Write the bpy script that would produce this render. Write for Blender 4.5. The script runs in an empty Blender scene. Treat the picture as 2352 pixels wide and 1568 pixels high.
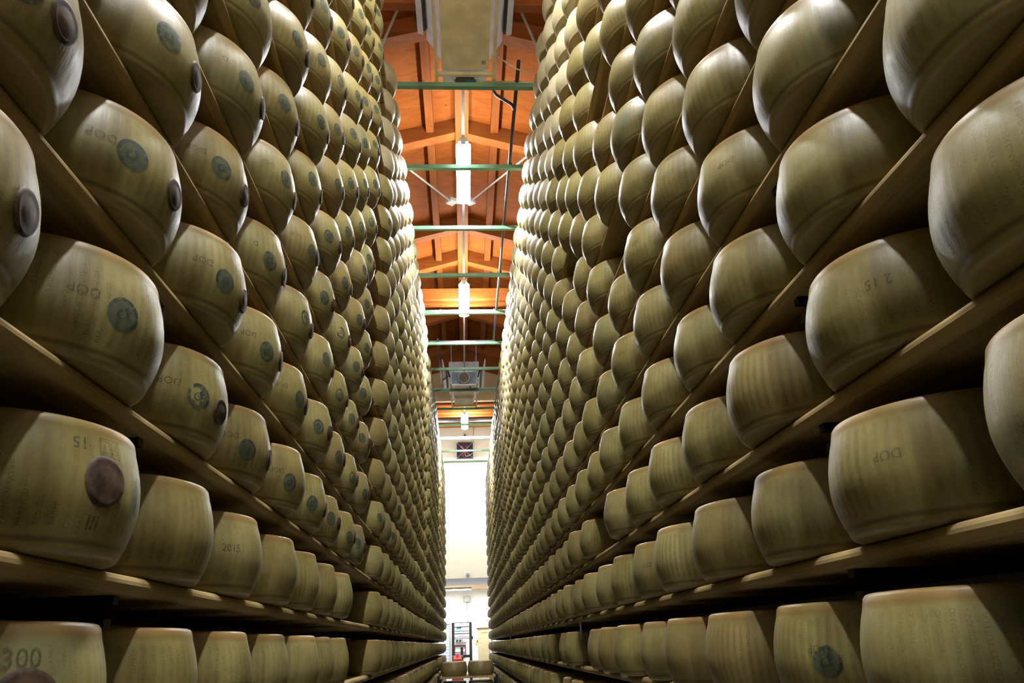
import bpy, math, random
import numpy as np
from mathutils import Matrix, Vector

random.seed(7)
rng = np.random.RandomState(7)
S = bpy.context.scene
COL = S.collection
R = math.radians

# ------------------------------------------------------------------ camera
CZ = 1.6                                   # eye height above the floor
F_PX, PITCH, YAW, ROLL = 1698.42, .3870, .0734, .0414
cy, sy = math.cos(YAW), math.sin(YAW)
cp, sp = math.cos(PITCH), math.sin(PITCH)
cr, sr = math.cos(ROLL), math.sin(ROLL)
ex, ey = Vector((cy, -sy, 0)), Vector((sy, cy, 0))
fwd = ey * cp + Vector((0, 0, sp))
up0 = Vector((0, 0, cp)) - ey * sp
right = ex * cr - up0 * sr
upv = up0 * cr + ex * sr
cam_d = bpy.data.cameras.new('camera')
cam_d.sensor_width = 36.0
cam_d.lens = F_PX * 36.0 / 2352.0
cam_d.clip_start = .02
cam_d.clip_end = 200
cam = bpy.data.objects.new('camera', cam_d)
COL.objects.link(cam)
M = Matrix((( right.x, upv.x, -fwd.x, 0), (right.y, upv.y, -fwd.y, 0), (right.z, upv.z, -fwd.z, CZ), (0, 0, 0, 1)))
cam.matrix_world = M
S.camera = cam

# ------------------------------------------------------------------ world, lights, exposure
w = bpy.data.worlds.new('world')
S.world = w
w.use_nodes = True
w.node_tree.nodes['Background'].inputs[0].default_value = (.9, .95, 1, 1)
w.node_tree.nodes['Background'].inputs[1].default_value = .0
S.view_settings.view_transform = 'Standard'
S.view_settings.look = 'None'
S.view_settings.exposure = 0.0
S.view_settings.gamma = 1.0
S.view_settings.use_curve_mapping = False

LAMP_STRENGTH = {-6.8: 230.0, -3.2: 560.0, .4: 460.0, 2.75: 440.0, 7.75: 210.0, 11.38: 360.0, 18.76: 480.0}   # tubes over the aisle, by their place along it
LOW_ROOM_STRENGTH = 22.0


def area(name, loc, sx, sy_, power, col=(1, 1, 1), rot=(0, 0, 0)):
    d = bpy.data.lights.new(name, 'AREA')
    d.shape = 'RECTANGLE'
    d.size, d.size_y = sx, sy_
    d.energy = power
    d.color = col
    o = bpy.data.objects.new(name, d)
    o.location = loc
    o.rotation_euler = rot
    COL.objects.link(o)
    return o


# open zone beyond the racks: the lamps of the cross aisle, out of sight behind the racks
area('cross_aisle_light', (-1.25, 26.5, CZ + 6.7), .3, 1.6, 180, (.95, .98, 1))
area('cross_aisle_light', (1.3, 26.5, CZ + 6.7), .3, 1.6, 180, (.95, .98, 1))
area('low_room_light', (0.9, 32.4, 3.75), .5, 1.2, 135, (.98, 1, 1))
area('low_room_light', (-1.2, 32.4, 3.75), .5, 1.2, 135, (.98, 1, 1))


# ------------------------------------------------------------------ materials
class NT:
    def __init__(self, name):
        self.m = bpy.data.materials.new(name)
        self.m.use_nodes = True
        self.t = self.m.node_tree
        self.b = self.t.nodes['Principled BSDF']
        self.out = self.t.nodes['Material Output']

    def n(self, typ, **kw):
        o = self.t.nodes.new(typ)
        for k, v in kw.items():
            setattr(o, k, v)
        return o

    def l(self, a, b):
        self.t.links.new(a, b)

    def set(self, node, key, val):
        if isinstance(val, bpy.types.NodeSocket):
            self.l(val, node.inputs[key])
        else:
            node.inputs[key].default_value = val

    def math(self, op, a, b=0.0, c=None, clamp=False):
        o = self.n('ShaderNodeMath', operation=op, use_clamp=clamp)
        self.set(o, 0, a)
        self.set(o, 1, b)
        if c is not None:
            self.set(o, 2, c)
        return o.outputs[0]

    def mix(self, f, a, b, mode='MIX'):
        o = self.n('ShaderNodeMix', data_type='RGBA', blend_type=mode)
        self.set(o, 0, f)
        for k, v in ((6, a), (7, b)):
            if isinstance(v, tuple):
                o.inputs[k].default_value = (*v, 1)
            else:
                self.l(v, o.inputs[k])
        return o.outputs[2]

    def noise(self, vec, scale, detail=3.0, rough=.5, dist=0.0):
        o = self.n('ShaderNodeTexNoise')
        if vec is not None:
            self.l(vec, o.inputs['Vector'])
        o.inputs['Scale'].default_value = scale
        o.inputs['Detail'].default_value = detail
        o.inputs['Roughness'].default_value = rough
        o.inputs['Distortion'].default_value = dist
        return o.outputs['Fac']

    def ramp(self, f, lo, hi):
        o = self.n('ShaderNodeMapRange', interpolation_type='SMOOTHSTEP')
        self.set(o, 'Value', f)
        o.inputs['From Min'].default_value = lo
        o.inputs['From Max'].default_value = hi
        return o.outputs[0]

    def attr(self, name):
        o = self.n('ShaderNodeAttribute', attribute_name=name)
        return o.outputs['Fac']

    def pos(self):
        return self.n('ShaderNodeNewGeometry').outputs['Position']

    def objco(self):
        return self.n('ShaderNodeTexCoord').outputs['Object']

    def bump(self, h, strength, dist=.002):
        o = self.n('ShaderNodeBump')
        self.set(o, 'Height', h)
        o.inputs['Strength'].default_value = strength
        o.inputs['Distance'].default_value = dist
        self.l(o.outputs[0], self.b.inputs['Normal'])

    def color(self, c):
        self.set(self.b, 'Base Color', c if not isinstance(c, tuple) else (*c, 1))

    def pr(self, **kw):
        for k, v in kw.items():
            self.set(self.b, {'rough': 'Roughness', 'metal': 'Metallic', 'spec': 'Specular IOR Level', 'alpha': 'Alpha'}[k], v)


def plain(name, c, rough=.5, metal=0.0, var=.12, scale=6.0, spec=.5):
    m = NT(name)
    n = m.noise(m.pos(), scale, 4.0)
    dark = tuple(x * (1 - var) for x in c)
    lite = tuple(min(1, x * (1 + var)) for x in c)
    m.color(m.mix(m.ramp(n, .3, .7), dark, lite))
    m.pr(rough=rough, metal=metal, spec=spec)
    return m.m


RIND_TONE, FAR_TONE, PALE_TONE = .41, .46, .52  # far wheels lighter in rind, standing in for light their rows lack


def make_rind(name, far, pale=False):
    m = NT(name)
    p = m.pos()
    ang, lz = m.attr('ang'), m.attr('lz')
    if far:
        rnd = m.attr('tint')
    else:
        rnd = m.n('ShaderNodeObjectInfo').outputs['Random']
    n1 = m.noise(p, 7.0, 5.0, .6)
    n2 = m.noise(p, 2.3, 2.0)
    n3 = m.noise(p, 60.0, 3.0, .6)
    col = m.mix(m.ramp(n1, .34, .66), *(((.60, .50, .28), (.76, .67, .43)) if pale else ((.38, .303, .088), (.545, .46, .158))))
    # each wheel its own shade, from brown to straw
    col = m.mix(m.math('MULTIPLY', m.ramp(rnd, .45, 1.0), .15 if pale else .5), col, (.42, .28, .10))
    col = m.mix(m.math('MULTIPLY', m.ramp(rnd, .5, 0.0), .35), col, (.62, .52, .22))
    col = m.mix(m.math('MULTIPLY', m.ramp(n2, .56, .78), .25 if pale else 1.0), col, (.33, .31, .14))
    # columns of dotted marks round the heel
    wob = m.math('MULTIPLY', m.math('SUBTRACT', n1, .5), .5)
    st = m.math('SINE', m.math('ADD', m.math('MULTIPLY', ang, 61.0), wob))
    band = m.math('MULTIPLY', m.ramp(lz, .028, .042), m.ramp(lz, .196, .182))
    stn = m.math('MULTIPLY', m.math('MULTIPLY', m.ramp(st, -.5, .5), band), m.ramp(n3, .25, .62))
    col = m.mix(m.math('MULTIPLY', stn, .06 if pale else .30), col, (.23, .185, .075))
    # orange crust near both rims
    rim = m.math('ADD', m.ramp(lz, .190, .208), m.math('MULTIPLY', m.ramp(lz, .024, .010), .3), clamp=True)
    side = m.math('MULTIPLY', rim, m.ramp(n1, .25, .6))
    col = m.mix(m.math('MULTIPLY', side, .15 if pale else .7), col, (.56, .29, .09))
    # dark brown line along the crease of the lower lip
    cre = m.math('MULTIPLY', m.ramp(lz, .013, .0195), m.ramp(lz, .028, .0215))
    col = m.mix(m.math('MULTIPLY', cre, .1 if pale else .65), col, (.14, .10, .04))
    # bluish mould smears on some wheels
    sm = m.math('MULTIPLY', m.ramp(n2, .60, .70), m.ramp(m.noise(p, 5.0, 2.0), .5, .62))
    col = m.mix(m.math('MULTIPLY', sm, .1 if pale else .45), col, (.13, .18, .12))
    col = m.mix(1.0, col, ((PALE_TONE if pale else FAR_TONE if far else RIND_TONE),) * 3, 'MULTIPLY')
    m.color(col)
    m.pr(rough=m.math('ADD', .34, m.math('MULTIPLY', n3, .2)), spec=.42)
    m.bump(m.math('ADD', m.math('MULTIPLY', n3, .6), m.math('MULTIPLY', stn, -.5)), .25, .0015)
    return m.m


def wood(name, c1, c2, axis=1, rough=.55, knots=True, grain=26.0, fine=1.0):
    m = NT(name)
    mp = m.n('ShaderNodeMapping')
    m.l(m.pos(), mp.inputs['Vector'])
    sc = [grain, grain, grain]
    sc[axis] = 1.1
    mp.inputs['Scale'].default_value = sc
    g = m.noise(mp.outputs[0], 1.0, 5.0, .6, 1.2)
    big = m.noise(m.pos(), 1.7, 3.0)
    col = m.mix(m.ramp(g, .28, .72), c1, c2)
    col = m.mix(m.math('MULTIPLY', m.ramp(big, .35, .7), .3), col, c1)
    if knots:
        v = m.n('ShaderNodeTexVoronoi', feature='F1')
        m.l(m.pos(), v.inputs['Vector'])
        v.inputs['Scale'].default_value = 2.6
        k = m.ramp(v.outputs['Distance'], .055, .025)
        col = m.mix(m.math('MULTIPLY', k, .75), col, tuple(x * .3 for x in c1))
    m.color(col)
    m.pr(rough=rough + .15, spec=.12)
    m.bump(g, .12 * fine, .002)
    return m.m


def ink(name, c, cover, scale=90.0, lo=.3, hi=.6):
    m = NT(name)
    n = m.noise(m.pos(), scale, 3.0, .6)
    m.color(m.mix(n, tuple(x * .7 for x in c), c))
    m.pr(rough=.5, alpha=m.math('MULTIPLY', m.ramp(n, lo, hi), cover))
    return m.m


def emit(name, c, s):
    m = NT(name)
    m.color((.9, .9, .9))
    m.b.inputs['Emission Color'].default_value = (*c, 1)
    m.b.inputs['Emission Strength'].default_value = s
    return m.m


MAT = {
    'letter_faint': ink('worn_lettering', (.085, .066, .026), .26, 420.0, .3, .62),
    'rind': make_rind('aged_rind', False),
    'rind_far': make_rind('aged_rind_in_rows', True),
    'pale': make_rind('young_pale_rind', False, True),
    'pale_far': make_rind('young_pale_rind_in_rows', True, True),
    'letter': ink('pricked_lettering', (.085, .066, .026), .50, 420.0, .3, .62),
    'deep': ink('pressed_marks', (.05, .038, .015), .58, 160.0, .2, .55),
    'teal': ink('faded_green_ink', (.045, .085, .062), .55, 60.0, .0, .6),
    'navy': ink('dark_blue_ink', (.014, .028, .036), .75, 45.0, .1, .6),
    'plate': plain('casein_brown', (.046, .026, .015), .65, var=.7, scale=38.0, spec=.22),
    'plank': wood('rack_board_wood', (.22, .155, .062), (.36, .26, .115), 1, .45, False, 30.0),
    'post': plain('black_steel', (.012, .012, .013), .4, .6),
    'grey_steel': plain('galvanised_steel', (.42, .44, .46), .35, .8),
    'green': plain('green_painted_steel', (.15, .31, .195), .32, .2),
    'dark_pipe': plain('dark_pipe_metal', (.07, .065, .07), .3, .7),
    'white': plain('white_enamel', (.78, .78, .76), .45),
    'beige': plain('beige_enamel', (.78, .70, .50), .4),
    'lav': plain('pale_sheet_metal', (.72, .72, .80), .35, .2),
    'blue': plain('blue_grey_sheet', (.20, .31, .37), .4, .1),
    'cable': plain('cream_cable', (.62, .50, .30), .5),
    'conduit': plain('grey_conduit', (.50, .50, .46), .5),
    'roof': wood('orange_roof_planks', (.22, .049, .005), (.31, .084, .011), 0, .6, True, 9.0),
    'beam': wood('orange_roof_beam', (.22, .058, .009), (.30, .092, .018), 0, .5, True, 14.0),
    'beam_y': wood('orange_ridge_wood', (.20, .050, .007), (.28, .080, .014), 1, .5, True, 14.0),
    'plaster': plain('white_plaster', (.80, .80, .78), .8, var=.03),
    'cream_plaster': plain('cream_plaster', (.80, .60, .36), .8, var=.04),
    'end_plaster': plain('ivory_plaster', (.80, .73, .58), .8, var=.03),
    'mouth': plain('dusty_brown_duct', (.17, .145, .115), .7),
    'floor': plain('grey_concrete', (.16, .155, .14), .5),
    'soffit': plain('pale_blue_paint', (.62, .66, .78), .7, var=.02),
    'black': plain('matt_black', (.018, .018, .022), .5),
    'fan_red': plain('dark_red_blade', (.24, .03, .02), .5),
    'red': plain('red_paint', (.55, .05, .025), .4),
    'navy_frame': plain('dark_blue_frame', (.03, .035, .075), .5),
    'maroon': plain('maroon_paint', (.16, .04, .05), .5),
    'cupboard': plain('cream_cupboard_paint', (.78, .66, .40), .5, var=.04),
    'oak': plain('cornice_wood', (.50, .34, .13), .5),
    'yellow': plain('yellow_sticker', (.85, .82, .05), .6),
    'pane': plain('pale_blue_blind', (.66, .76, .86), .4, var=.04),
    'grey': plain('grey_plastic', (.34, .35, .36), .5),
    'shelf_edge': plain('brown_shelf_edge', (.30, .13, .05), .5),
    'hose': plain('green_hose', (.01, .13, .10), .4),
    'lightblue': plain('light_blue_card', (.32, .60, .80), .6),
}
for y_, s_ in LAMP_STRENGTH.items():
    MAT['tube%g' % y_] = emit('lit_diffuser', (.94, .97, 1.0), s_)
MAT['tube_low'] = emit('lit_diffuser', (.96, 1, 1), LOW_ROOM_STRENGTH)


# ------------------------------------------------------------------ mesh helpers
class MB:
    """collects verts / faces of one mesh"""

    def __init__(self):
        self.v, self.f, self.mi = [], [], []

    def add(self, vs, fs, mi=0):
        b = len(self.v)
        self.v += [tuple(x) for x in vs]
        self.f += [tuple(i + b for i in f) for f in fs]
        self.mi += [mi] * len(fs)
        return self

    def box(self, c, s, rx=0.0, ry=0.0, rz=0.0, mi=0):
        hx, hy, hz = s[0] / 2, s[1] / 2, s[2] / 2
        rot = Matrix.Rotation(rz, 3, 'Z') @ Matrix.Rotation(ry, 3, 'Y') @ Matrix.Rotation(rx, 3, 'X')
        vs = [Vector(c) + rot @ Vector((x * hx, y * hy, z * hz)) for x, y, z in
              ((-1, -1, -1), (1, -1, -1), (1, 1, -1), (-1, 1, -1), (-1, -1, 1), (1, -1, 1), (1, 1, 1), (-1, 1, 1))]
        return self.add(vs, [(0, 3, 2, 1), (4, 5, 6, 7), (0, 1, 5, 4), (1, 2, 6, 5), (2, 3, 7, 6), (3, 0, 4, 7)], mi)

    def bbox(self, x0, x1, y0, y1, z0, z1, mi=0):
        return self.box(((x0 + x1) / 2, (y0 + y1) / 2, (z0 + z1) / 2), (x1 - x0, y1 - y0, z1 - z0), mi=mi)

    def prism(self, prof, axis, a, b, mi=0):
        """closed profile swept along an axis; prof holds the two other coordinates in x, y, z order"""
        n = len(prof)

        def p(q, t):
            r = list(q)
            r.insert(axis, t)
            return tuple(r)
        vs = [p(q, a) for q in prof] + [p(q, b) for q in prof]
        fs = [tuple(range(n))[::-1], tuple(range(n, 2 * n))]
        fs += [(i, (i + 1) % n, n + (i + 1) % n, n + i) for i in range(n)]
        return self.add(vs, fs, mi)

    def tube(self, pts, r, seg=10, mi=0):
        pts = [Vector(p) for p in pts]
        rings = []
        for i, p in enumerate(pts):
            d = (pts[min(i + 1, len(pts) - 1)] - pts[max(i - 1, 0)]).normalized()
            a = d.cross(Vector((0, 0, 1)))
            if a.length < 1e-3:
                a = Vector((1, 0, 0))
            a.normalize()
            b = a.cross(d)
            rings.append([p + (a * math.cos(2 * math.pi * k / seg) + b * math.sin(2 * math.pi * k / seg)) * r for k in range(seg)])
        vs = [q for rg in rings for q in rg]
        fs = [tuple(range(seg)), tuple(range(len(vs) - seg, len(vs)))[::-1]]
        for i in range(len(pts) - 1):
            for k in range(seg):
                a, b = i * seg + k, i * seg + (k + 1) % seg
                fs.append((a, a + seg, b + seg, b))
        return self.add(vs, fs, mi)

    def disc(self, c, r, h, axis=2, seg=24, r2=None, mi=0):
        r2 = r if r2 is None else r2
        vs = []
        for t, rr in ((0, r), (h, r2)):
            for k in range(seg):
                a = 2 * math.pi * k / seg
                q = [rr * math.cos(a), rr * math.sin(a)]
                q.insert(axis, t)
                vs.append(tuple(q[i] + c[i] for i in range(3)))
        fs = [tuple(range(seg))[::-1], tuple(range(seg, 2 * seg))]
        fs += [(k, (k + 1) % seg, seg + (k + 1) % seg, seg + k) for k in range(seg)]
        return self.add(vs, fs, mi)

    def mesh(self, name, mats, smooth=False):
        me = bpy.data.meshes.new(name)
        me.from_pydata(self.v, [], self.f)
        for m in (mats if isinstance(mats, (list, tuple)) else [mats]):
            me.materials.append(m)
        if any(self.mi):
            me.polygons.foreach_set('material_index', self.mi)
        if smooth:
            me.polygons.foreach_set('use_smooth', [True] * len(self.f))
        me.update()
        return me

    def obj(self, name, mats, parent=None, smooth=False, loc=None):
        return link(name, self.mesh(name, mats, smooth), parent, loc)


def link(name, data, parent=None, loc=None, rz=0.0):
    o = bpy.data.objects.new(name, data)
    COL.objects.link(o)
    if parent is not None:
        o.parent = parent
    if loc is not None:
        o.location = loc
    o.rotation_euler.z = rz
    return o


def thing(name, label, cat, loc=(0, 0, 0), group=None, rz=0.0):
    return tag(link(name, None, None, loc, rz), label, cat, group)


def tag(o, label=None, cat=None, group=None, kind=None):
    for k, v in (('label', label), ('category', cat), ('group', group), ('kind', kind)):
        if v:
            o[k] = v
    return o


# ------------------------------------------------------------------ layout of the racks (metres, aisle along +Y)
RB, HW = .225, .221                        # belly radius and height of a wheel
XL, XR = -.8157, .9411                     # lines of wheel centres
YL, YR = 1.3447, 1.3424                   # first full column
STEP = {'L': .47, 'R': .4845}              # column spacing
ROW1, PITCH_Z = CZ + .1556, .3169          # board just above eye height, shelf spacing
ROWS = range(-4, 17)
BFL, BFR = -.663, .7914                    # front edges of the boards
WALL = 1.80


def zrow(r):
    return ROW1 + (r - 1) * PITCH_Z


ZTOP = ROW1 + 15 * PITCH_Z + HW + .006
BAYS = {'L': [(-20, 7), (9.2, 23.2), (25.4, 36.4), (38.4, 49.4)],
        'R': [(-20, 8), (9, 26), (27.2, 37.2), (38.3, 49.3)]}
MISSING = {'L': {(0, 7), (1, 7), (-1, 7), (-1, 33.4), (-1, 34.4), (-1, 35.4), (-1, 36.4)},
           'R': {(9, 4), (6, 4), (8, 7), (0, 8), (0, 11), (-1, 11), (2, 6), (-1, 22), (-1, 8), (-2, 22), (-2, 7), (0, 25)}}

# ------------------------------------------------------------------ the setting
roof_ridge, slope = CZ + 6.45, .28


def struct(o):
    o['kind'] = 'structure'
    return o


struct(MB().bbox(-WALL, WALL, -12, 28.3, -.1, 0).obj('floor', MAT['floor']))
struct(MB().bbox(-2.6, 2.6, 28.3, 35, -.1, 0).obj('floor', MAT['floor']))
struct(MB().bbox(-WALL - .15, -WALL, -12, 28, 0, CZ + 7.95).obj('wall_left', MAT['plaster']))  # side walls unseen, drawn in close behind the racks to block light
struct(MB().bbox(WALL, WALL + .15, -12, 28, 0, CZ + 7.95).obj('wall_right', MAT['plaster']))
struct(MB().bbox(-WALL, WALL, -12.15, -12, 0, 8.3).obj('wall_back', MAT['plaster']))
# end wall with the wide low opening under it
eave = roof_ridge - slope * WALL
wb = MB()
wb.prism([(-WALL, CZ + 2.24), (WALL, CZ + 2.24), (WALL, CZ + 7.95), (-WALL, CZ + 7.95)], 1, 28.0, 28.3)
struct(wb.obj('wall_end', MAT['end_plaster']))
struct(MB().bbox(-2.6, 2.6, 28.3, 31.0, CZ + 2.24, CZ + 2.5).obj('trim_1', MAT['soffit']))
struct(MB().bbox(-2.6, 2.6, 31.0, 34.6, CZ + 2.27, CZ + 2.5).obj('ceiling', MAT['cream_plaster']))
struct(MB().bbox(-2.6, 2.6, 34.5, 34.7, 0, CZ + 2.4).obj('wall_far', MAT['plaster']))
struct(MB().bbox(-2.75, -2.6, 28.3, 34.7, 0, CZ + 2.4).obj('wall_far_left', MAT['plaster']))
struct(MB().bbox(2.6, 2.75, 28.3, 34.7, 0, CZ + 2.4).obj('wall_far_right', MAT['plaster']))

# timber roof
rf = MB()
for sgn in (-1, 1):
    pr = [(0, roof_ridge), (sgn * (WALL + .15), roof_ridge - slope * (WALL + .15)), (sgn * (WALL + .15), roof_ridge - slope * (WALL + .15) + .06), (0, roof_ridge + .06)]
    rf.prism(pr if sgn > 0 else pr[::-1], 1, -12.1, 17.36)
rf.bbox(-WALL - .1, WALL + .1, 17.36, 28.2, CZ + 7.85, CZ + 7.93)
roof = struct(rf.obj('ceiling', MAT['roof']))
MB().bbox(-.045, .125, -12, 16.1, CZ + 6.17, CZ + 6.46).obj('ridge_beam', MAT['beam_y'], roof)
for y in (-9.5, -6.5, -3.0, .6, 3.5, 6.12, 7.94, 10.35, 11.43, 13.73, 15.6):
    for sgn in (-1, 1):
        q = MB()
        top = roof_ridge
        pr = [(.05 * sgn, top - .24), (sgn * WALL, top - .24 - slope * WALL), (sgn * WALL, top - slope * WALL), (.05 * sgn, top)]
        q.prism(pr if sgn > 0 else pr[::-1], 1, y, y + .15)
        q.obj('rafter', MAT['beam'], roof)
for sgn in (-1, 1):
    for x in (.42, 1.25):
        zt = roof_ridge - slope * x
        MB().bbox(sgn * x - .05 + .045, sgn * x + .05 + .045, -12, 16, zt - .13, zt - .005).obj('purlin', MAT['beam_y'], roof)
for y in (-7.8, -1.3, 5.27, 11.7, 11.95, 18.55, 18.85):
    MB().bbox(-WALL, WALL, y, y + .09, CZ + 5.60, CZ + 5.80).obj('tie_beam', MAT['beam'], roof)
# cream panel that closes the gable between two roof bays
pn = MB()
zb = CZ + 5.55
pn.prism([(-WALL, zb), (WALL, zb), (WALL, CZ + 7.9), (-WALL, CZ + 7.9)], 1, 17.38, 17.5)
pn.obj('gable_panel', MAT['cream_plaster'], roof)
for y in (22.0, 24.2, 26.9):
    MB().bbox(-WALL, WALL, y, y + .14, CZ + 7.60, CZ + 7.86).obj('rafter', MAT['beam'], roof)
MB().tube([(-WALL, 25.9, CZ + 7.55), (WALL, 25.9, CZ + 7.55)], .09, 12).obj('duct', MAT['grey_steel'], roof, True)
for y in (9.4,):
    g = MB()
    g.box((-.12, y, CZ + 6.1), (.12, .14, .05), rz=.6)
    g.box((.15, y, CZ + 6.1), (.12, .14, .05), rz=-.6)
    g.bbox(-.12, .15, y - .04, y + .04, CZ + 6.08, CZ + 6.13)
    g.obj('gusset_plate', MAT['conduit'], roof)
for a, b in (((-.14, 9.35, 6.08), (-1.78, 6.75, 5.9)), ((.17, 9.35, 6.08), (1.78, 6.75, 5.9)),
             ((-.55, 5.4, 5.72), (-1.78, 8.3, 5.72)), ((.6, 5.4, 5.72), (1.78, 8.2, 5.72))):
    MB().tube([(a[0], a[1], a[2] + CZ), (b[0], b[1], b[2] + CZ)], .013, 8).obj('bracing_rod', MAT['conduit'], roof, True)


# ------------------------------------------------------------------ racks: boards, posts, brackets, top rail
def board_mesh(x0, x1, y0, y1, front):
    """plank with a rounded front edge; front = -1 when the front faces +X (left rack)"""
    t = .038
    s = -1 if front < 0 else 1
    # profile (x, z) with the nose at x0 (front)
    r = t / 2
    nose = [(x0 + s * (r - r * math.sin(a)), -r + r * math.cos(a)) for a in [math.pi * k / 8 for k in range(9)]]
    prof = [(x1, 0)] + nose + [(x1, -t)]
    if s > 0:
        prof = prof
    else:
        prof = prof[::-1]
    q = MB()
    q.prism(prof, 1, y0, y1)
    return q


board_cache = {}
for side, sname in (('L', 'left'), ('R', 'right')):
    y00 = YL if side == 'L' else YR
    for bi, (k0, k1) in enumerate(BAYS[side]):
        ya, yb = y00 + (k0 - .53) * STEP[side], y00 + (k1 + .53) * STEP[side]
        if bi + 1 < len(BAYS[side]):
            yb = y00 + (BAYS[side][bi + 1][0] - .56) * STEP[side]
        where = ['nearest the viewer', 'second bay along the aisle', 'third bay along the aisle', 'farthest short bay'][bi]
        rack = thing('cheese_rack', 'tall wooden cheese rack on the %s side, %s' % (sname, where), 'rack', (0, ya, 0), 'wooden racks along the aisle')
        front = BFL if side == 'L' else BFR
        back = -1.30 if side == 'L' else 1.38
        me = board_mesh(front, back, 0, yb - ya, -1 if side == 'L' else 1).mesh('shelf_board', MAT['plank'])
        for r in ROWS:
            link('shelf_board', me, rack, (0, 0, zrow(r)))
        s = -1 if side == 'L' else 1
        xp = front + s * .022
        posts = [k0 - .5, (k0 + k1) / 2 if k1 - k0 > 9 else None] if bi else [-20.5, -6.5, .5]
        if bi == len(BAYS[side]) - 1:
            posts.append(k1 + .5)
        for pk in posts:
            if pk is None:
                continue
            yy = y00 + pk * STEP[side] - ya
            q = MB()
            xb = front + s * .58
            xs = xp if pk == .5 else xp + s * .16
            q.bbox(xb - .025, xb + .025, yy - .025, yy + .025, 0, 6.70)
            q.obj('upright', MAT['post'], rack)
            arm = MB().bbox(min(xs, xb), max(xs, xb), yy - .012, yy + .012, -.056, -.0385)
            arm.bbox(min(xs + s * .012, xb), max(xs + s * .012, xb), yy - .010, yy + .022, -.100, -.082)
            arm = arm.mesh('bracket', MAT['post'])
            for r in ROWS:
                link('bracket', arm, rack, (0, 0, zrow(r)))
        if side == 'R' and bi < 2:
            yy = y00 + (k1 + .5) * STEP[side] - ya
            MB().bbox(front + .002, front + .012, yy - .017, yy + .017, zrow(1) - .15, zrow(1) - .038).obj('shelf_clip', MAT['grey_steel'], rack)
        xr = front + s * .2
        MB().bbox(xr - .03, xr + .03, 0, yb - ya, ZTOP, ZTOP + .022).obj('top_rail', MAT['green'], rack)

# ------------------------------------------------------------------ cheese wheels
PROF = [(.0, .0), (.192, .0), (.1995, .003), (.2040, .0095), (.2064, .0165), (.2075, .0205), (.2105, .0265), (.2160, .043), (.2207, .060),
        (.2238, .078), (.2249, .091), (.2250, .099), (.2244, .114), (.2220, .135), (.2178, .156), (.2118, .178), (.2070, .192),
        (.2056, .1975), (.2044, .203), (.2018, .213), (.197, .2188), (.190, .221), (.0, .221)]
PR = np.array(PROF)


def radius(z):
    return float(np.interp(z, PR[1:-1, 1], PR[1:-1, 0]))


def wheel_arrays(prof, seg, wob=0.0, seed=0, squash=1.0):
    """lathe arrays: verts, quads (with fans at both poles), angle and height per vertex"""
    rs = np.random.RandomState(seed)
    ph = rs.rand(4) * 6.28
    prof = np.array(prof)
    n = len(prof) - 2
    a = np.linspace(-math.pi, math.pi, seg, endpoint=False) + math.pi  # seam on the far side of the aisle
    a = a - math.pi
    V, A = [], []
    for r, z in prof[1:-1]:
        rr = r * (1 + wob * (np.sin(2 * a + ph[0]) * .6 + np.sin(3 * a + ph[1]) * .4 + .5 * np.sin(5 * a + ph[2] + z * 20)))
        zz = z * squash + wob * .35 * np.sin(2 * a + ph[3]) * (z / .221) ** 2 * .221
        V.append(np.stack([rr * np.cos(a), rr * np.sin(a), zz], 1))
        A.append(a)
    V = np.concatenate(V + [np.array([[0, 0, 0], [0, 0, prof[-1][1] * squash]])])
    A = np.concatenate(A + [np.zeros(2)])
    i = np.arange(seg)
    j = (i + 1) % seg
    Q = []
    for k in range(n - 1):
        Q.append(np.stack([k * seg + i, k * seg + j, (k + 1) * seg + j, (k + 1) * seg + i], 1))
    Q = np.concatenate(Q)
    T = np.concatenate([np.stack([np.full(seg, n * seg), j, i], 1), np.stack([np.full(seg, n * seg + 1), (n - 1) * seg + i, (n - 1) * seg + j], 1)])
    return V, A, Q, T


def mesh_np(name, V, Q, T, mat, attrs):
    me = bpy.data.meshes.new(name)
    nq, nt = len(Q), len(T)
    me.vertices.add(len(V))
    me.vertices.foreach_set('co', np.ascontiguousarray(V, dtype=np.float32).ravel())
    me.loops.add(nq * 4 + nt * 3)
    me.loops.foreach_set('vertex_index', np.concatenate([Q.ravel(), T.ravel()]).astype(np.int32))
    me.polygons.add(nq + nt)
    starts = np.concatenate([np.arange(nq) * 4, nq * 4 + np.arange(nt) * 3]).astype(np.int32)
    me.polygons.foreach_set('loop_start', starts)
    me.update(calc_edges=True)
    me.polygons.foreach_set('use_smooth', np.ones(nq + nt, dtype=bool))
    me.materials.append(mat)
    for k, arr in attrs.items():
        at = me.attributes.new(k, 'FLOAT', 'POINT')
        at.data.foreach_set('value', np.ascontiguousarray(arr, dtype=np.float32))
    me.validate()
    return me


HERO, HERO_PALE = [], []
for sd in range(6):
    V, A, Q, T = wheel_arrays(PROF, 80, .0055, sd, 1.0)
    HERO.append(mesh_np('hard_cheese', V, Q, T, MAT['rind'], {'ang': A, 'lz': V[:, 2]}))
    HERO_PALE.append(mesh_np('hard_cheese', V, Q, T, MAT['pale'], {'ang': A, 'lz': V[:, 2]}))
FAR_PROF = [PROF[i] for i in (0, 1, 3, 5, 7, 8, 9, 11, 12, 13, 14, 15, 17, 19, 21, 22)]


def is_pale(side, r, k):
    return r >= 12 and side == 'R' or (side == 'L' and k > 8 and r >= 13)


def project(x, y, z):
    v = Vector((x, y, z - CZ))
    d = v.dot(fwd)
    if d < .05:
        return None
    return 1176 + F_PX * v.dot(right) / d, 784 - F_PX * v.dot(upv) / d, d


# --- text and marks that lie on the barrel of a wheel (local +X faces the aisle)
_txt = {}


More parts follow.
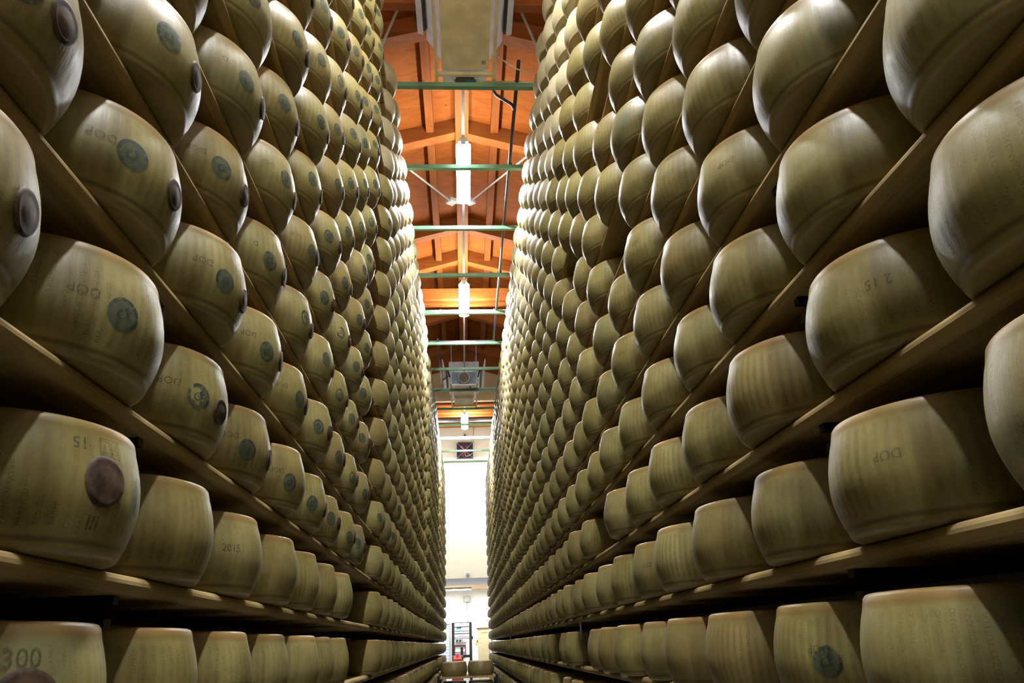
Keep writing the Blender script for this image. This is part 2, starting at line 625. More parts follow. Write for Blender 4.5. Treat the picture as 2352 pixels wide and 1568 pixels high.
def text_tris(body, size, res=2):
    key = (body, res)
    if key not in _txt:
        cu = bpy.data.curves.new('t', 'FONT')
        cu.body = body
        cu.size = 1.0
        cu.resolution_u = res
        cu.align_x = 'CENTER'
        cu.align_y = 'CENTER'
        o = bpy.data.objects.new('t', cu)
        COL.objects.link(o)
        dg = bpy.context.evaluated_depsgraph_get()
        me = bpy.data.meshes.new_from_object(o.evaluated_get(dg))
        _txt[key] = ([(v.co.x, v.co.y) for v in me.vertices], [tuple(p.vertices) for p in me.polygons])
        bpy.data.objects.remove(o)
        bpy.data.curves.remove(cu)
        bpy.data.meshes.remove(me)
    vs, fs = _txt[key]
    return [(x * size, y * size) for x, y in vs], fs


def on_barrel(pts, ang, z, rot, lift):
    """2-D points (x to the right as seen from the aisle, y up) laid on the barrel at azimuth ang"""
    c, s = math.cos(rot), math.sin(rot)
    out = []
    for x, y in pts:
        u, v = x * c - y * s, x * s + y * c
        zz = z + v
        r = radius(zz) + lift
        a = ang + u / .22
        out.append((r * math.cos(a), r * math.sin(a), zz))
    return out


def wrap_text(q, body, size, ang, z, rot=0.0, lift=.0009, mi=0, stretch=1.0):
    vs, fs = text_tris(body, size)
    vs = [(x * stretch, y) for x, y in vs]
    q.add(on_barrel(vs, ang, z, rot, lift), fs, mi)


WORDS = ['PARMIGIANO REGGIANO', 'PARMIGIANO REGGIANO', 'REGGIANO PARMIGIANO', 'PARMIGIANO REGGIANO', 'CONSORZIO TUTELA']


def lettering(lo, hi, skip=(), seed=0):
    q = MB()
    rs = random.Random(seed)
    a = lo
    i = seed
    while a < hi:
        wd = WORDS[i % len(WORDS)]
        size = .0130 if len(wd) > 17 else .0142
        if not any(s0 < a < s1 for s0, s1 in skip):
            wrap_text(q, wd, size, R(a), .110 + rs.uniform(-.006, .006), math.pi / 2, .0008, 0, .98)
        a += 5.9
        i += 1
    return q.mesh('stamped_lettering', MAT['letter'])


LETTER = [lettering(-84, 88, (), 0), lettering(-84, 88, ((-12, 14),), 1), lettering(-84, 88, ((20, 60),), 3), lettering(-84, 88, ((-66, -44),), 2)]


def stamp_mesh(seed, zc):
    """round ink stamp: broken dark ring, pale disc and a monogram"""
    rs = random.Random(seed)
    q = MB()
    R1, R0 = .0325, .025
    n = 40
    for k in range(n):
        a0, a1 = 2 * math.pi * k / n, 2 * math.pi * (k + 1) / n
        ring = [(R1 * math.cos(a0), R1 * math.sin(a0)), (R1 * math.cos(a1), R1 * math.sin(a1)), (R0 * math.cos(a1), R0 * math.sin(a1)), (R0 * math.cos(a0), R0 * math.sin(a0))]
        dark = math.sin(a0 + seed) > -.35 and rs.random() > .08
        q.add(on_barrel(ring, 0, zc, 0, .0012), [(0, 1, 2, 3)], 1 if dark else 0)
        tri = [(0, 0), (R0 * math.cos(a0), R0 * math.sin(a0)), (R0 * math.cos(a1), R0 * math.sin(a1))]
        q.add(on_barrel(tri, 0, zc, 0, .0012), [(0, 1, 2)], 0)
    wrap_text(q, 'CF', .028, 0, zc, .5, .0017, 1)
    return q.mesh('ink_stamp', [MAT['teal'], MAT['navy']])


def plate_mesh(rad, seed, zc):
    """round brown casein plate pressed into the rind, with a raised ring"""
    q = MB()
    n = 32
    rings = [(0, .0022), (.55, .0026), (.68, .0016), (.82, .0034), (.94, .0030), (1.0, .0006)]
    pts = []
    for f, h in rings:
        for k in range(n):
            a = 2 * math.pi * k / n
            rr = rad * f * (1 + .03 * math.sin(3 * a + seed))
            (x, y, z), = on_barrel([(rr * math.cos(a), rr * math.sin(a))], 0, zc, 0, h + .0012)
            pts.append((x, y, z))
    fs = []
    for i in range(len(rings) - 1):
        for k in range(n):
            a, b = i * n + k, i * n + (k + 1) % n
            fs.append((a, a + n, b + n, b))
    q.add(pts, fs)
    return q.mesh('casein_plate', MAT['plate'], True)


STAMP = [stamp_mesh(s, z) for s, z in ((0, .090), (.6, .098), (-.5, .106), (1.1, .084))]
PLATE = [plate_mesh(.034, 0, .095), plate_mesh(.033, 2, .084), plate_mesh(.043, 1, .120), plate_mesh(.048, 1, .108)]


def mark(name, items, mat):
    q = MB()
    for body, size, ang, z, rot in items:
        wrap_text(q, body, size, R(ang), z, R(rot), .0014)
    return q.mesh(name, mat)


DOP = mark('stamped_letters', [('DOP', .026, -46, .120, 180)], MAT['deep'])
DOP2 = mark('stamped_letters', [('DOP', .026, 30, .125, 180)], MAT['deep'])


def smear_mesh(ang, z, w_, h_):
    q = MB()
    n = 24
    pts = [(w_ * math.cos(2 * math.pi * k / n) * (1 + .2 * math.sin(3 * k)), h_ * math.sin(2 * math.pi * k / n)) for k in range(n)]
    cen = on_barrel([(0, 0)] + [(x * .5, y * .5) for x, y in pts] + pts, R(ang), z, 0, .0012)
    fs = [(0, 1 + k, 1 + (k + 1) % n) for k in range(n)] + [(1 + k, 1 + n + k, 1 + n + (k + 1) % n, 1 + (k + 1) % n) for k in range(n)]
    q.add(cen, fs)
    return q.mesh('ink_smear', MAT['teal'])


SMEAR = smear_mesh(8, .112, .02, .035)

# --- where every wheel stands
spots = []
for side in 'LR':
    y00 = YL if side == 'L' else YR
    for (k0, k1) in BAYS[side]:
        k = k0
        while k <= k1 + 1e-6:
            for r in ROWS:
                if (r, round(k, 2)) in MISSING[side]:
                    continue
                spots.append((side, r, round(k, 2), y00 + k * STEP[side]))
            k += 1


def in_frame(x, y, z):
    best = False
    for a in range(12):
        for zz in (0.0, .11, .221):
            rr = .2 if zz != .11 else RB
            q = project(x + rr * math.cos(a * math.pi / 6), y + rr * math.sin(a * math.pi / 6), z + zz)
            if q and 0 < q[0] < 2352 and 0 < q[1] < 1568:
                best = True
    return best


cand = []
for i, (side, r, k, y) in enumerate(spots):
    x = XL if side == 'L' else XR
    q = project(x, y, zrow(r) + .11)
    if q is None or not in_frame(x, y, zrow(r)):
        continue
    cand.append((q[2], i))
cand.sort()
hero_ids = [i for _, i in cand[:300]]
hero_set = set(hero_ids)

# place of each hero among the wheels of its shelf that are in view, nearest first
seen_rows = {'L': sorted({spots[i][1] for i in hero_ids if spots[i][0] == 'L'}), 'R': sorted({spots[i][1] for i in hero_ids if spots[i][0] == 'R'})}
rank = {}
for side in 'LR':
    for r in seen_rows[side]:
        ids = sorted([i for _, i in cand if spots[i][0] == side and spots[i][1] == r], key=lambda i: spots[i][3])
        for n_, i in enumerate(ids):
            rank[i] = n_
ORD = ['first', 'second', 'third', 'fourth', 'fifth', 'sixth', 'seventh', 'eighth', 'ninth', 'tenth', 'eleventh', 'twelfth', 'thirteenth',
       'fourteenth', 'fifteenth', 'sixteenth', 'seventeenth', 'eighteenth', 'nineteenth', 'twentieth', 'twenty-first', 'twenty-second', 'twenty-third', 'twenty-fourth']

jit = {i: (rng.uniform(-.012, .012), rng.uniform(-.008, .008), rng.uniform(-5, 5)) for i in range(len(spots))}


def child(name, me, parent, rz=0.0, dz=0.0):
    o = link(name, me, parent, (0, 0, dz), rz)
    return o


for i in hero_ids:
    side, r, k, y = spots[i]
    dx, dy, da = jit[i]
    x = (XL if side == 'L' else XR) + dx
    rs = random.Random(i)
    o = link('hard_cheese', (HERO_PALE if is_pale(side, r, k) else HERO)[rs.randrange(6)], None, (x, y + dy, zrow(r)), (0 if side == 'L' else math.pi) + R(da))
    look = ['plain']
    size_px = F_PX * .45 / max(.3, cand[0][0] if False else (project(x, y, zrow(r) + .11)[2]))
    if size_px > 95 and not is_pale(side, r, k):
        special = (side, r, k)
        li = rs.choice([0, 0, 2, 3])
        if special in (('L', 1, 0), ('L', 0, 0)):
            li = 1
        if special == ('L', 1, 1):
            li = 2
        lt = child('stamped_lettering', LETTER[li], o, R(rs.uniform(-3, 3)) if li != 1 else -R(da))
        lt['kind'] = 'stuff'
        if r >= 3:
            lt.material_slots[0].link = 'OBJECT'
            lt.material_slots[0].material = MAT['letter_faint']
    stamped = side == 'L' and ((r >= 2 and k <= 7) or (k > 7 and rs.random() < .18 and r >= 2))
    if side == 'R':
        stamped = (r, k) in {(0, 1)}
    words = []
    if stamped:
        a = -25 + rs.uniform(-6, 6)
        if side == 'R':
            a = 34
        child('ink_stamp', STAMP[rs.randrange(4)], o, R(a))
        words.append('green stamp')
    if side == 'L' and r >= 2 and k <= 7 and rs.random() < .93:
        child('casein_plate', PLATE[rs.randrange(2)], o, R(2 + rs.uniform(-7, 7)))
        words.append('brown plate')
    if side == 'L' and k <= 3 and r in (2, 3, 4, 5) and rs.random() < .75 or (side, r, k) == ('L', 2, 1):
        child('stamped_letters', DOP, o)
    if side == 'R' and ((r, k) in {(1, 0)} or (k <= 4 and rs.random() < .18)):
        child('stamped_letters', DOP2, o)
    if (side, r, k) == ('L', 1, 0):
        o.rotation_euler.z = 0
        child('casein_plate', PLATE[2], o, R(-18.5))
        child('ink_smear', SMEAR, o)
        q = MB()
        wrap_text(q, 'SET', .026, R(-16), .178, math.pi, .0014)
        wrap_text(q, '15', .030, R(-32), .178, math.pi, .0014)
        for (u0, u1, v0, v1) in ((-.024, .024, .014, .016), (-.024, .024, -.016, -.014), (-.024, -.0225, -.016, .016), (.0225, .024, -.016, .016)):
            n = 8
            pts = [(u0 + (u1 - u0) * t / n, v) for v in (v0, v1) for t in range(n + 1)]
            q.add(on_barrel(pts, R(-16), .178, 0, .0014), [(t, t + 1, n + 2 + t, n + 1 + t) for t in range(n)])
        for t in range(20):
            a0, a1 = t * math.pi / 10, (t + 1) * math.pi / 10
            q.add(on_barrel([(rr * math.cos(a_), rr * math.sin(a_)) for rr, a_ in ((.018, a0), (.018, a1), (.0155, a1), (.0155, a0))], R(1), .178, 0, .0014), [(0, 1, 2, 3)])
        wrap_text(q, 'III', .034, R(-21), .050, 0, .0014)
        link('stamped_letters', q.mesh('stamped_letters', MAT['deep']), o)['kind'] = 'stuff'
        words = ['SET 15 mark']
    if (side, r, k) == ('L', 0, 0):
        o.rotation_euler.z = 0
        q = MB()
        wrap_text(q, '300', .040, R(-37), .168, 0, .0014)
        link('stamped_letters', q.mesh('stamped_letters', MAT['deep']), o)
        child('casein_plate', PLATE[3], o, R(-34))
        words = ['300 mark']
    if (side, r, k) == ('L', 1, 2):
        q = MB()
        wrap_text(q, '2015', .030, R(-37), .118, 0, .0014)
        link('stamped_letters', q.mesh('stamped_letters', MAT['deep']), o)
        words = ['2015 mark']
    if (side, r, k) == ('R', 2, 0):
        q = MB()
        wrap_text(q, '2 15', .029, R(38), .125, math.pi, .0014)
        link('stamped_letters', q.mesh('stamped_letters', MAT['deep']), o)
        words = ['2 15 mark']
    desc = ('with ' + ' and '.join(words)) if words else 'with pale smooth rind' if is_pale(side, r, k) else rs.choice(['with plain rind', 'with lettered rind'] if size_px > 95 else ['with plain rind'])
    shelf = ORD[seen_rows[side].index(r)]
    tag(o, 'cheese wheel %s, %s rack, %s shelf up, %s along' % (desc, 'left' if side == 'L' else 'right', shelf, ORD[rank[i]]), 'cheese',
        'cheese wheels on the %s rack' % ('left' if side == 'L' else 'right'))

# --- all the others, smaller in view: one mesh
rest = [i for i in range(len(spots)) if i not in hero_set]
Vs, Qs, Ts, As, Ls, Tn, Mq, Mt = [], [], [], [], [], [], [], []
protos = [wheel_arrays(FAR_PROF, 30, .0055, 20 + s) for s in range(5)]
off = 0
for i in rest:
    side, r, k, y = spots[i]
    dx, dy, da = jit[i]
    V, A, Q, T = protos[i % 5]
    a = (0 if side == 'L' else math.pi) + R(da)
    c, s = math.cos(a), math.sin(a)
    W = V.copy()
    W[:, 0] = V[:, 0] * c - V[:, 1] * s + (XL if side == 'L' else XR) + dx
    W[:, 1] = V[:, 0] * s + V[:, 1] * c + y + dy
    W[:, 2] += zrow(r)
    Vs.append(W)
    Qs.append(Q + off)
    Ts.append(T + off)
    As.append(A)
    Ls.append(V[:, 2])
    Tn.append(np.full(len(V), rng.rand()))
    off += len(V)
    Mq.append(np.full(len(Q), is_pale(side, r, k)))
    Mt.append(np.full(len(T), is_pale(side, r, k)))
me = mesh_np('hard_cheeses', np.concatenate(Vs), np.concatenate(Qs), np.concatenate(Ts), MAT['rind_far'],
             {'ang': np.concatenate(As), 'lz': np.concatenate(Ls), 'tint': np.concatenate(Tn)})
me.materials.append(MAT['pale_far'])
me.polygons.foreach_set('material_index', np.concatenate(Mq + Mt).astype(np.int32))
tag(link('hard_cheeses', me), 'hundreds of small distant cheese wheels filling the far ends of both racks', 'cheese', None, 'stuff')

# --- low cross rack that stands in the aisle, with its own wheels
tr = thing('cheese_trolley', 'low wooden trolley of cheese wheels blocking the aisle between the racks', 'trolley', (.03, 13.75, 0))
for zz in (.17, .488, .805, 1.122):
    MB().bbox(-.47, .46, -.22, .74, zz - .03, zz).obj('shelf_board', MAT['plank'], tr)
for xx in (-.49, .48):
    for yy in (-.2, .70):
        MB().bbox(xx - .02, xx + .02, yy - .02, yy + .02, 0, 1.14).obj('upright', MAT['post'], tr)
for zz, zn in ((1.122, 'upper'), (.805, 'lower')):
    for yy, yn in ((13.78, 'front'), (14.26, 'back')):
        for xx, xn in ((-.205, 'left'), (.25, 'right')):
            o = link('hard_cheese', HERO[(xx > 0) + 2], None, (xx, yy, zz), -math.pi / 2)
            tag(o, 'golden cheese wheel on the aisle trolley, %s shelf, %s %s' % (zn, yn, xn), 'cheese', 'cheese wheels on the aisle trolley')
            if yn == 'front' and zn == 'upper':
                child('stamped_lettering', LETTER[0 if xx < 0 else 2], o)

# ------------------------------------------------------------------ steel bars across the aisle, pipes and cables on them
ZB = ZTOP + .022
bar_y = [5.903 + 1.3678 * i for i in range(13)]
for i, y in enumerate(bar_y):
    q = MB().bbox(-.93, 1.04, y - .026, y + .026, ZB, ZB + .05).obj('tie_bar', MAT['green'])
    tag(q, 'green steel bar across the aisle overhead, %s from the camera' % ORD[i], 'bar', 'green bars over the aisle')
top = ZB + .05
for i, n_ in ((4, 'fifth'), (7, 'eighth'), (10, 'eleventh')):
    q = MB().tube([(-.9, bar_y[i] - .014, top + .0125), (1.0, bar_y[i] - .014, top + .0125)], .0125, 8).obj('conduit', MAT['white'], None, True)
    tag(q, 'white cable conduit lying along the %s green bar' % n_, 'conduit')
    for xx in (-.35, .1, .55):
        MB().bbox(xx - .008, xx + .008, bar_y[i] - .03, bar_y[i], top, top + .03).obj('clip', MAT['conduit'], q)
q = MB().tube([(.59, 5.6, top + .019), (.59, 12.6, top + .019)], .019, 10).obj('water_pipe', MAT['dark_pipe'], None, True)
tag(q, 'long dark pipe running over the bars on the right side', 'pipe')
for y in bar_y[:6]:
    MB().bbox(.56, .62, y - .012, y + .012, top, top + .042).obj('clamp', MAT['dark_pipe'], q)
q = MB().tube([(.36, 5.86, top + .03), (.36, 6.02, top + .025), (.39, 6.08, top + .02), (.555, 6.22, top + .02), (.585, 6.30, top + .02)], .017, 10).obj('branch_pipe', MAT['dark_pipe'], None, True)
tag(q, 'short bent dark pipe joining the long pipe behind the first bar', 'pipe')
q = MB().tube([(-.6, bar_y[5] + .02, top + .022), (.60, bar_y[5] + .02, top + .022)], .022, 10).obj('cross_pipe', MAT['grey_steel'], None, True)
tag(q, 'shiny grey pipe lying along the sixth green bar', 'pipe')
q = MB().tube([(-.44, 12.62, top + .016), (-.44, 15.3, top + .016)], .016, 10).obj('water_pipe', MAT['dark_pipe'], None, True)
tag(q, 'dark pipe on the left leading to the far air cooler', 'pipe')
MB().tube([(-.44, 14.95, top + .016), (-.25, 14.82, top + .1)], .013, 8).obj('branch', MAT['dark_pipe'], q, True)
q = MB().tube([(.18, bar_y[0] - .014, top + .014), (1.0, bar_y[0] - .014, top + .014)], .014, 8).obj('conduit', MAT['cable'], None, True)
tag(q, 'cream cable conduit on the first green bar below the big air cooler', 'conduit')
q = MB().tube([(.09, 5.93, top + .06), (.13, 5.93, top + .06), (.165, 5.91, top + .035), (.20, 5.885, top + .014)], .012, 8).obj('hose', MAT['hose'], None, True)
tag(q, 'short green hose end under the big air cooler', 'hose')
pts = []
for k in range(13):
    t = k / 12
    pts.append((.36 + .44 * t, 5.58 + .12 * t, CZ + 5.29 - .17 * math.sin(t * math.pi * .62) + .03 * t))
q = MB().tube(pts, .006, 6).obj('cable', MAT['cable'], None, True)
tag(q, 'thin yellowish cable sagging from the big air cooler to the right rack', 'cable')

# lamp trunking and fluorescent lamps
q = MB().bbox(.034, .066, 6.1, 20.0, CZ + 5.50, CZ + 5.54).obj('cable_tray', MAT['conduit'])
tag(q, 'thin grey lamp rail running along the middle of the roof', 'rail')
for xx in np.arange(6.6, 16.4, 2.2):
    MB().bbox(.044, .056, xx, xx + .02, CZ + 5.54, CZ + 6.2).obj('hanger', MAT['conduit'], q)
names_ = {-6.8: 'fluorescent lamp far behind the camera', -3.2: 'fluorescent lamp just behind the camera', .4: 'fluorescent lamp straight above the camera', 2.75: 'fluorescent lamp above the aisle just before the big air cooler', 7.75: 'brightest fluorescent lamp, nearest one hanging over the aisle', 11.38: 'fluorescent lamp hanging over the middle of the aisle', 18.76: 'smallest fluorescent lamp, far one in front of the cream wall'}
for y, lab in names_.items():
    t = thing('ceiling_light', lab, 'lamp', (.05, y, CZ + 5.40), 'fluorescent lamps over the aisle')
    MB().prism([(-.055, .040), (.055, .040), (.04, .095), (-.04, .095)], 1, -.63, .63).obj('housing', MAT['white'], t)
    d = MB()
    prof = [(-.086 * math.cos(a), .012 + .034 * -math.sin(a)) for a in [2 * math.pi * k / 16 for k in range(16)]]
    d.prism(prof[::-1], 1, -.60, .60)
    d.obj('diffuser', MAT['tube%g' % y], t)
    for s in (-1, 1):
        MB().bbox(-.030, .030, s * .612 - .011, s * .612 + .011, .006, .045).obj('end_cap', MAT['white'], t)


# ------------------------------------------------------------------ air coolers
def air_cooler(label, ya, yb, d, cx):
    """long double-sided ceiling cooler; d = +1 when the vent plate is at the far end"""
    t = thing('air_cooler', label, 'air cooler', (cx, 0, CZ + .152))
    tb = MB()
    tb.prism([(-.232, 5.125), (.232, 5.125), (.232, 5.20), (-.232, 5.20)], 1, ya, yb)
    tb.obj('drip_tray', MAT['beige'], t)
    if d < 0:
        cap = MB()
        cap.prism([(-.19, 5.09), (.19, 5.09), (.225, 5.125), (-.225, 5.125)], 1, yb - .5, yb)
        cap.obj('tray_end', MAT['white'], t)
    MB().bbox(-.33, .33, ya + .06, yb - .14, 5.44, 5.62).obj('casing', MAT['lav'], t)
    for s in (-1, 1):
        q = MB()
        pr = [(s * .232, 5.17), (s * .378, 5.44), (s * .366, 5.45), (s * .222, 5.19)]
        q.prism(pr if s > 0 else pr[::-1], 1, ya, yb - .06)
        q.obj('side_panel', MAT['lav'], t)
        MB().bbox(s * .391 - .010, s * .391 + .010, ya, yb - .2, 5.41, 5.46).obj('air_slot', MAT['black'], t)
        q = MB()
        pr = [(s * .405, 5.40), (s * .462, 5.42), (s * .478, 5.66), (s * .462, 5.66)]
        q.prism(pr if s > 0 else pr[::-1], 1, ya, yb - .16)
        q.obj('flap', MAT['lav'], t)
        # bearer rails that carry it on the bars
        MB().bbox(s * .282 - .016, s * .282 + .016, ya - .1 if d < 0 else ya, yb + .12, 5.056, 5.095).obj('bearer', MAT['beige'], t)
        MB().bbox(s * .282 - .012, s * .282 + .012, yb - .35, yb - .32, 5.09, 5.30).obj('strut', MAT['beige'], t)
    MB().bbox(-.29, .29, yb + .0, yb + .035, 5.06, 5.095).obj('cross_bearer', MAT['beige'], t)
    # vent plate with a round collar
    if d > 0:
        MB().bbox(-.23, .22, yb + .12, yb + .41, 5.25, 5.27).obj('vent_plate', MAT['lav'], t)
        c = MB().disc((0.0, yb + .27, 5.21), .125, .04, 2, 28)
        cc = c.obj('vent_collar', MAT['grey_steel'], t)
        for kk in range(14):
            aa = kk * math.pi / 7
            MB().disc((.118 * math.cos(aa), yb + .27 + .118 * math.sin(aa), 5.202), .009, .008, 2, 8).obj('rivet', MAT['white'], cc)
        MB().disc((0.0, yb + .27, 5.204), .105, .006, 2, 28).obj('vent_mouth', MAT['black'], cc)
        MB().bbox(.16, .20, yb - .12, yb - .08, 5.115, 5.125).obj('rating_plate', MAT['grey'], t)
    else:
        pl = MB().box((0, ya - .12, 5.17), (.52, .02, .28))
        pl.obj('vent_plate', MAT['blue'], t)
        q = MB()
        ax = Vector((0, -.93, -.36))
        c0 = Vector((0, ya - .10, 5.20))
        q.tube([c0, c0 + ax * .15], .125, 28)
        cc = q.obj('vent_collar', MAT['grey_steel'], t)
        MB().tube([c0 + ax * .15, c0 + ax * .154], .108, 28).obj('vent_mouth', MAT['mouth'], cc)
        MB().bbox(-.26, .26, ya - .14, ya - .09, 5.005, 5.035).obj('front_rail', MAT['lav'], t)
        for s in (-1, 1):
            MB().tube([(s * .36, ya - .25, 5.38), (s * .30, ya - .1, 5.20)], .014, 8).obj('stay', MAT['post'], t, True)
        MB().tube([(0, ya - .02, 5.17), (0, ya + .05, 5.11), (.1, ya + .15, 5.10), (.16, ya + .3, 5.08)], .012, 8).obj('drain_hose', MAT['hose'], t, True)
    for s in (-1, 1):
        for yy in (ya + .3, yb - .4):
            MB().bbox(s * .28 - .01, s * .28 + .01, yy, yy + .02, 5.6, 6.18).obj('hanger', MAT['conduit'], t)
    return t


air_cooler('large pale air cooler hanging over the aisle near the camera', 3.5, 5.77, 1, .072)
air_cooler('small distant air cooler with blue vent plate hanging over the aisle', 15.2, 16.75, -1, .04)

# ------------------------------------------------------------------ end wall: extractor fan, sensor
t = thing('wall_fan', 'square dark extractor fan with red blades high on the end wall', 'fan', (.066, 27.9, CZ + 6.92))
q = MB()
for a, b in (((-.31, .31), (.27, .31)), ((-.31, .31), (-.31, -.27)), ((-.31, -.27), (-.31, .31)), ((.27, .31), (-.31, .31))):
    q.bbox(a[0], a[1], 0, .09, b[0], b[1])
q.obj('frame', MAT['navy_frame'], t)
MB().bbox(-.28, .28, .07, .095, -.28, .28).obj('back_plate', MAT['navy_frame'], t)
for k in range(6):
    a = k * math.pi / 3 + .2
    q = MB()
    ca, sa = math.cos(a), math.sin(a)
    pts = [(.05, -.03), (.24, -.075), (.25, .05), (.05, .03)]
    vs = [(u * ca - v * sa, .045 + .03 * (v > 0), u * sa + v * ca) for u, v in pts] + [(u * ca - v * sa, .052 + .03 * (v > 0), u * sa + v * ca) for u, v in pts]
    q.add(vs, [(0, 1, 2, 3), (7, 6, 5, 4), (0, 4, 5, 1), (1, 5, 6, 2), (2, 6, 7, 3), (3, 7, 4, 0)])
    q.obj('blade', MAT['fan_red'], t)
MB().disc((0, .02, 0), .05, .05, 1, 16).obj('hub', MAT['grey'], t)
for sx, sz in ((-1, -1), (1, 1), (-1, 1), (1, -1)):
    MB().tube([(sx * .05, .01, sz * .05), (sx * .27, .01, sz * .27)], .007, 6).obj('guard_rod', MAT['conduit'], t, True)
    MB().disc((sx * .285, -.01, sz * .285), .014, .02, 1, 8).obj('bolt', MAT['white'], t)
q = MB().tube([(.0, .0, -.05), (.02, -.03, -.24), (.16, -.03, -.22), (.29, 0, -.12)], .011, 6)
q.obj('power_cable', MAT['white'], t, True)
t = thing('wall_camera', 'tiny grey dome camera low on the white end wall', 'camera', (.11, 27.95, CZ + 2.37))
MB().disc((0, -.05, 0), .05, .1, 1, 14, .075).obj('dome', MAT['grey'], t)
MB().disc((0, .02, 0), .085, .03, 1, 14).obj('base', MAT['white'], t)
t = thing('wall_sensor', 'little grey sensor on the end wall above the fan', 'sensor', (.07, 27.94, CZ + 7.54))
MB().bbox(-.03, .03, 0, .06, -.05, .05).obj('body', MAT['grey'], t)
MB().bbox(-.02, .05, -.03, .0, -.03, -.01).obj('eye', MAT['black'], t)
q = MB().tube([(.41, 27.97, CZ + 7.2), (.41, 27.97, CZ + 8.0)], .012, 6).obj('conduit', MAT['conduit'], None, True)
tag(q, 'thin vertical conduit on the end wall above the fan', 'conduit')

# ------------------------------------------------------------------ low room behind the opening
t = thing('batten_light', 'long fluorescent batten under the low ceiling of the far room', 'lamp', (-.34, 32.9, CZ + 2.19))
MB().bbox(-.62, .62, -.05, .05, .0, .07).obj('housing', MAT['grey'], t)
MB().bbox(-.60, .60, -.04, .04, -.035, .0).obj('diffuser', MAT['tube_low'], t)
t = thing('junction_box', 'grey junction box with a conduit high on the far wall', 'box', (0.08, 34.42, CZ + 1.87))
MB().bbox(-.14, .14, -.03, .08, -.13, .13).obj('box_body', MAT['grey'], t)
MB().bbox(-.12, .12, -.045, -.03, -.11, .11).obj('lid', MAT['conduit'], t)
MB().tube([(0, .05, -.13), (0.0, .05, -1.1)], .014, 6).obj('conduit', MAT['conduit'], t, True)
# window with a slatted blind
wn = MB()
for b in ((-1.75, -1.69, .7, 2.55), (-.71, -.64, .7, 2.55), (-1.69, -.71, 2.47, 2.55), (-1.69, -.71, .7, .76)):
    wn.bbox(b[0], b[1], 34.38, 34.5, b[2], b[3])
win = struct(wn.obj('window_1', MAT['grey']))
MB().bbox(-1.69, -.71, 34.44, 34.47, .76, 2.47).obj('pane', MAT['pane'], win)
for k in range(13):
    z = .9 + k * .12
    MB().box((-1.2, 34.42, z), (.98, .012, .09), rx=.2).obj('slat', MAT['pane'], win)
# order-picking truck, seen through its mast
t = thing('lift_truck', 'black and red lift truck with a tall open mast in the far room', 'forklift', (-.157, 33.0, 0))
Zp = lambda y: CZ + .880 - (y - 1430) * .01661
for s in (-1, 1):
    MB().bbox(s * .36 - .055, s * .36 + .055, -.05, .08, .05, Zp(1431)).obj('mast_post', MAT['black'], t)
MB().bbox(-.41, .41, -.05, .06, Zp(1431) + .001, Zp(1430) + .006).obj('cross_bar', MAT['black'], t)
for y, h in ((1440.3, .017), (1450, .012), (1456, .017), (1464, .010), (1467.3, .013)):
    MB().bbox(-.31, .31, -.03, .03, Zp(y) - h, Zp(y) + h).obj('cross_bar', MAT['black'], t)
MB().bbox(.41, .46, -.04, .06, Zp(1470), Zp(1463)).obj('side_box', MAT['black'], t)
for zc in (1436, 1453, 1463):
    MB().tube([(-.02 + .09 * math.cos(a), -.04, Zp(zc) + .06 * math.sin(a)) for a in [math.pi * k / 6 for k in range(7)]], .009, 6).obj('cable_loop', MAT['black'], t, True)
MB().bbox(-.22, -.02, .0, .012, Zp(1449), Zp(1441)).obj('card', MAT['lightblue'], t)
MB().bbox(-.06, .05, -.35, -.05, .3, Zp(1487)).obj('pillar', MAT['black'], t)
MB().bbox(.0, .31, -.1, .05, Zp(1511), Zp(1505)).obj('carriage', MAT['black'], t)
q = MB()
q.bbox(-.38, .02, -.9, -.3, .1, Zp(1513))
q.prism([(-.9, Zp(1513)), (-.3, Zp(1513)), (-.3, Zp(1508)), (-.7, Zp(1509))], 0, -.34, -.02)
q.obj('motor_body', MAT['red'], t)
MB().disc((-.18, -.7, Zp(1510)), .075, .14, 2, 14, .05).obj('tiller_head', MAT['red'], t)
MB().tube([(-.38, -.72, Zp(1511)), (-.38, -.72, Zp(1506.5)), (.03, -.72, Zp(1506.5)), (.03, -.72, Zp(1511))], .014, 8).obj('handle_bar', MAT['grey'], t, True)
MB().tube([(.0, -.72, Zp(1509)), (.06, -.72, Zp(1509))], .03, 8).obj('grip', MAT['black'], t, True)
for s in (-1, 1):
    MB().bbox(s * .25 - .08, s * .25 + .08, .08, 1.1, .05, .12).obj('fork', MAT['black'], t)
for s in (-1, 1):
    MB().disc((s * .3 - .04, -.6, .1), .1, .08, 0, 16).obj('wheel', MAT['black'], t)
# wall fittings seen through the mast
t = thing('socket_panel', 'grey socket panel on the far wall seen through the mast', 'socket', (-.27, 34.45, Zp(1472)))
MB().bbox(-.18, .12, -.02, .05, -.07, .07).obj('panel', MAT['grey'], t)
for xx in (-.1, .03):
    MB().disc((xx, -.035, 0), .045, .015, 1, 12).obj('socket', MAT['black'], t)
MB().bbox(.14, .30, -.02, .05, -.06, .06).obj('switch_box', MAT['conduit'], t)
wn = MB()
for b in ((-.50, .0, 1.60, 1.635), (-.045, .0, 1.22, 1.60), (-.50, -.46, 1.22, 1.60), (-.50, .0, 1.18, 1.22)):
    wn.bbox(b[0], b[1], 34.40, 34.5, b[2], b[3])
win2 = struct(wn.obj('window_2', MAT['maroon']))
MB().bbox(-.46, -.045, 34.46, 34.49, 1.22, 1.60).obj('pane', MAT['grey'], win2)
MB().bbox(-.46, -.045, 34.44, 34.46, 1.34, 1.45).obj('shelf_board', MAT['white'], win2)
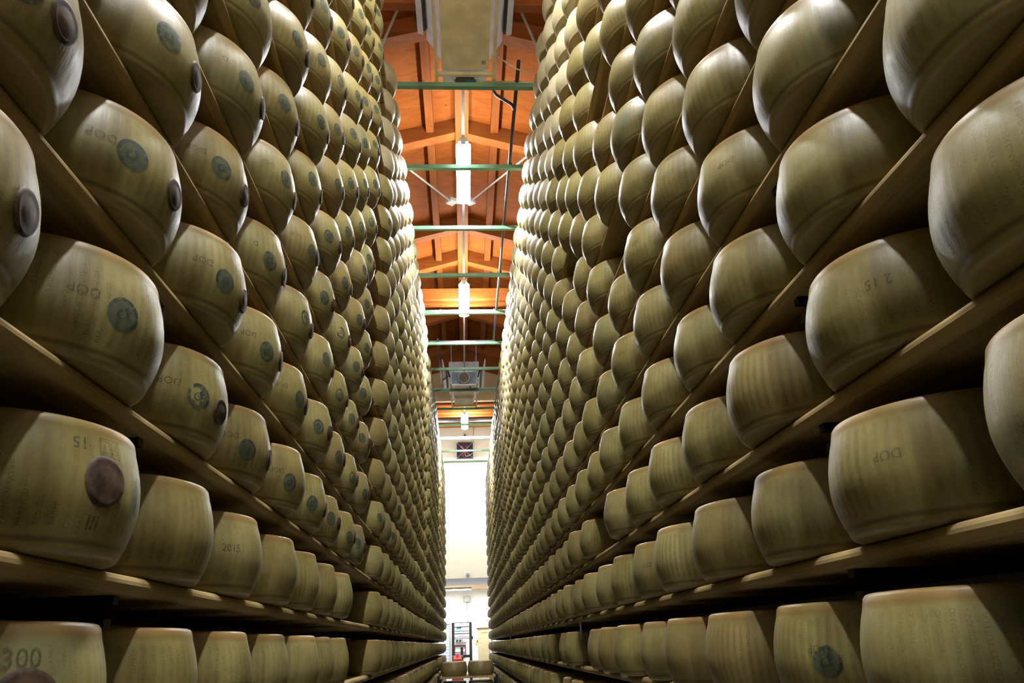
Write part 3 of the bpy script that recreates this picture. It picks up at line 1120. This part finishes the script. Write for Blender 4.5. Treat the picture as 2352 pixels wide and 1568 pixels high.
# tall cream cupboard
t = thing('cupboard', 'tall cream cupboard with wooden cornice on the right of the far room', 'cupboard', (.765, 33.0, 0))
MB().bbox(-.245, .245, 0, .5, 0, Zp(1447)).obj('body', MAT['cupboard'], t)
q = MB()
q.prism([(-.06, Zp(1444)), (.56, Zp(1444)), (.52, Zp(1447.3)), (-.02, Zp(1447.3))], 0, -.30, .30)
q.obj('cornice', MAT['oak'], t)
dr = MB()
zt, zbm = Zp(1449), .12
dr.bbox(-.23, .23, -.02, 0, zbm, zt)
d_ = dr.obj('door', MAT['cupboard'], t)
q = MB()
for b in ((-.23, -.13, zbm, zt), (.13, .23, zbm, zt), (-.13, .13, zt - .1, zt), (-.13, .13, zbm, zbm + .1)):
    q.bbox(b[0], b[1], -.032, -.02, b[2], b[3])
q.obj('door_frame', MAT['cupboard'], d_)
for y in (1485, 1497):
    MB().tube([(.2, -.03, Zp(y) - .05), (.2, -.06, Zp(y)), (.2, -.03, Zp(y) + .05)], .009, 6).obj('handle', MAT['grey'], d_, True)
q = MB().bbox(.41, .51, 34.47, 34.5, Zp(1482), Zp(1476)).obj('notice', MAT['yellow'])
tag(q, 'small yellow notice on the far white wall beside the cupboard', 'notice')
t = thing('phone', 'black wall phone hanging above the yellow notice', 'phone', (.50, 34.44, Zp(1474.5)))
MB().bbox(-.02, .02, 0, .05, -.05, .05).obj('handset', MAT['black'], t)
MB().tube([(0, .04, -.05), (.01, .02, -.25), (-.01, .03, -.42)], .006, 6).obj('cord', MAT['grey'], t, True)
# metal shelving with trays right of the cupboard
t = thing('metal_shelving', 'metal shelving with trays behind the end of the right rack', 'shelving', (1.40, 32.7, 0))
for z in (.3, .62, .94, 1.26, 1.58, 1.9):
    MB().bbox(-.32, .45, 0, .5, z - .02, z).obj('shelf_board', MAT['shelf_edge'], t)
for xx in (-.32, .45):
    for yy in (0, .5):
        MB().bbox(xx - .02, xx + .02, yy - .02, yy + .02, 0, 2.1).obj('upright', MAT['grey'], t)
for k, z in enumerate((.94, 1.26, 1.58, 1.9)):
    o = MB()
    o.bbox(-.3, .4, .02, .45, 0, .02)
    for b in ((-.3, .4, .02, .04), (-.3, .4, .43, .45), (-.3, -.28, .02, .45), (.38, .4, .02, .45)):
        o.bbox(b[0], b[1], b[2], b[3], 0, .13)
    ob = o.obj('tray', MAT['white'], None, loc=(1.40, 32.7, z + .001))
    tag(ob, 'white tray on the metal shelving, %s tray from the bottom' % ORD[k], 'tray', 'white trays on the metal shelving')
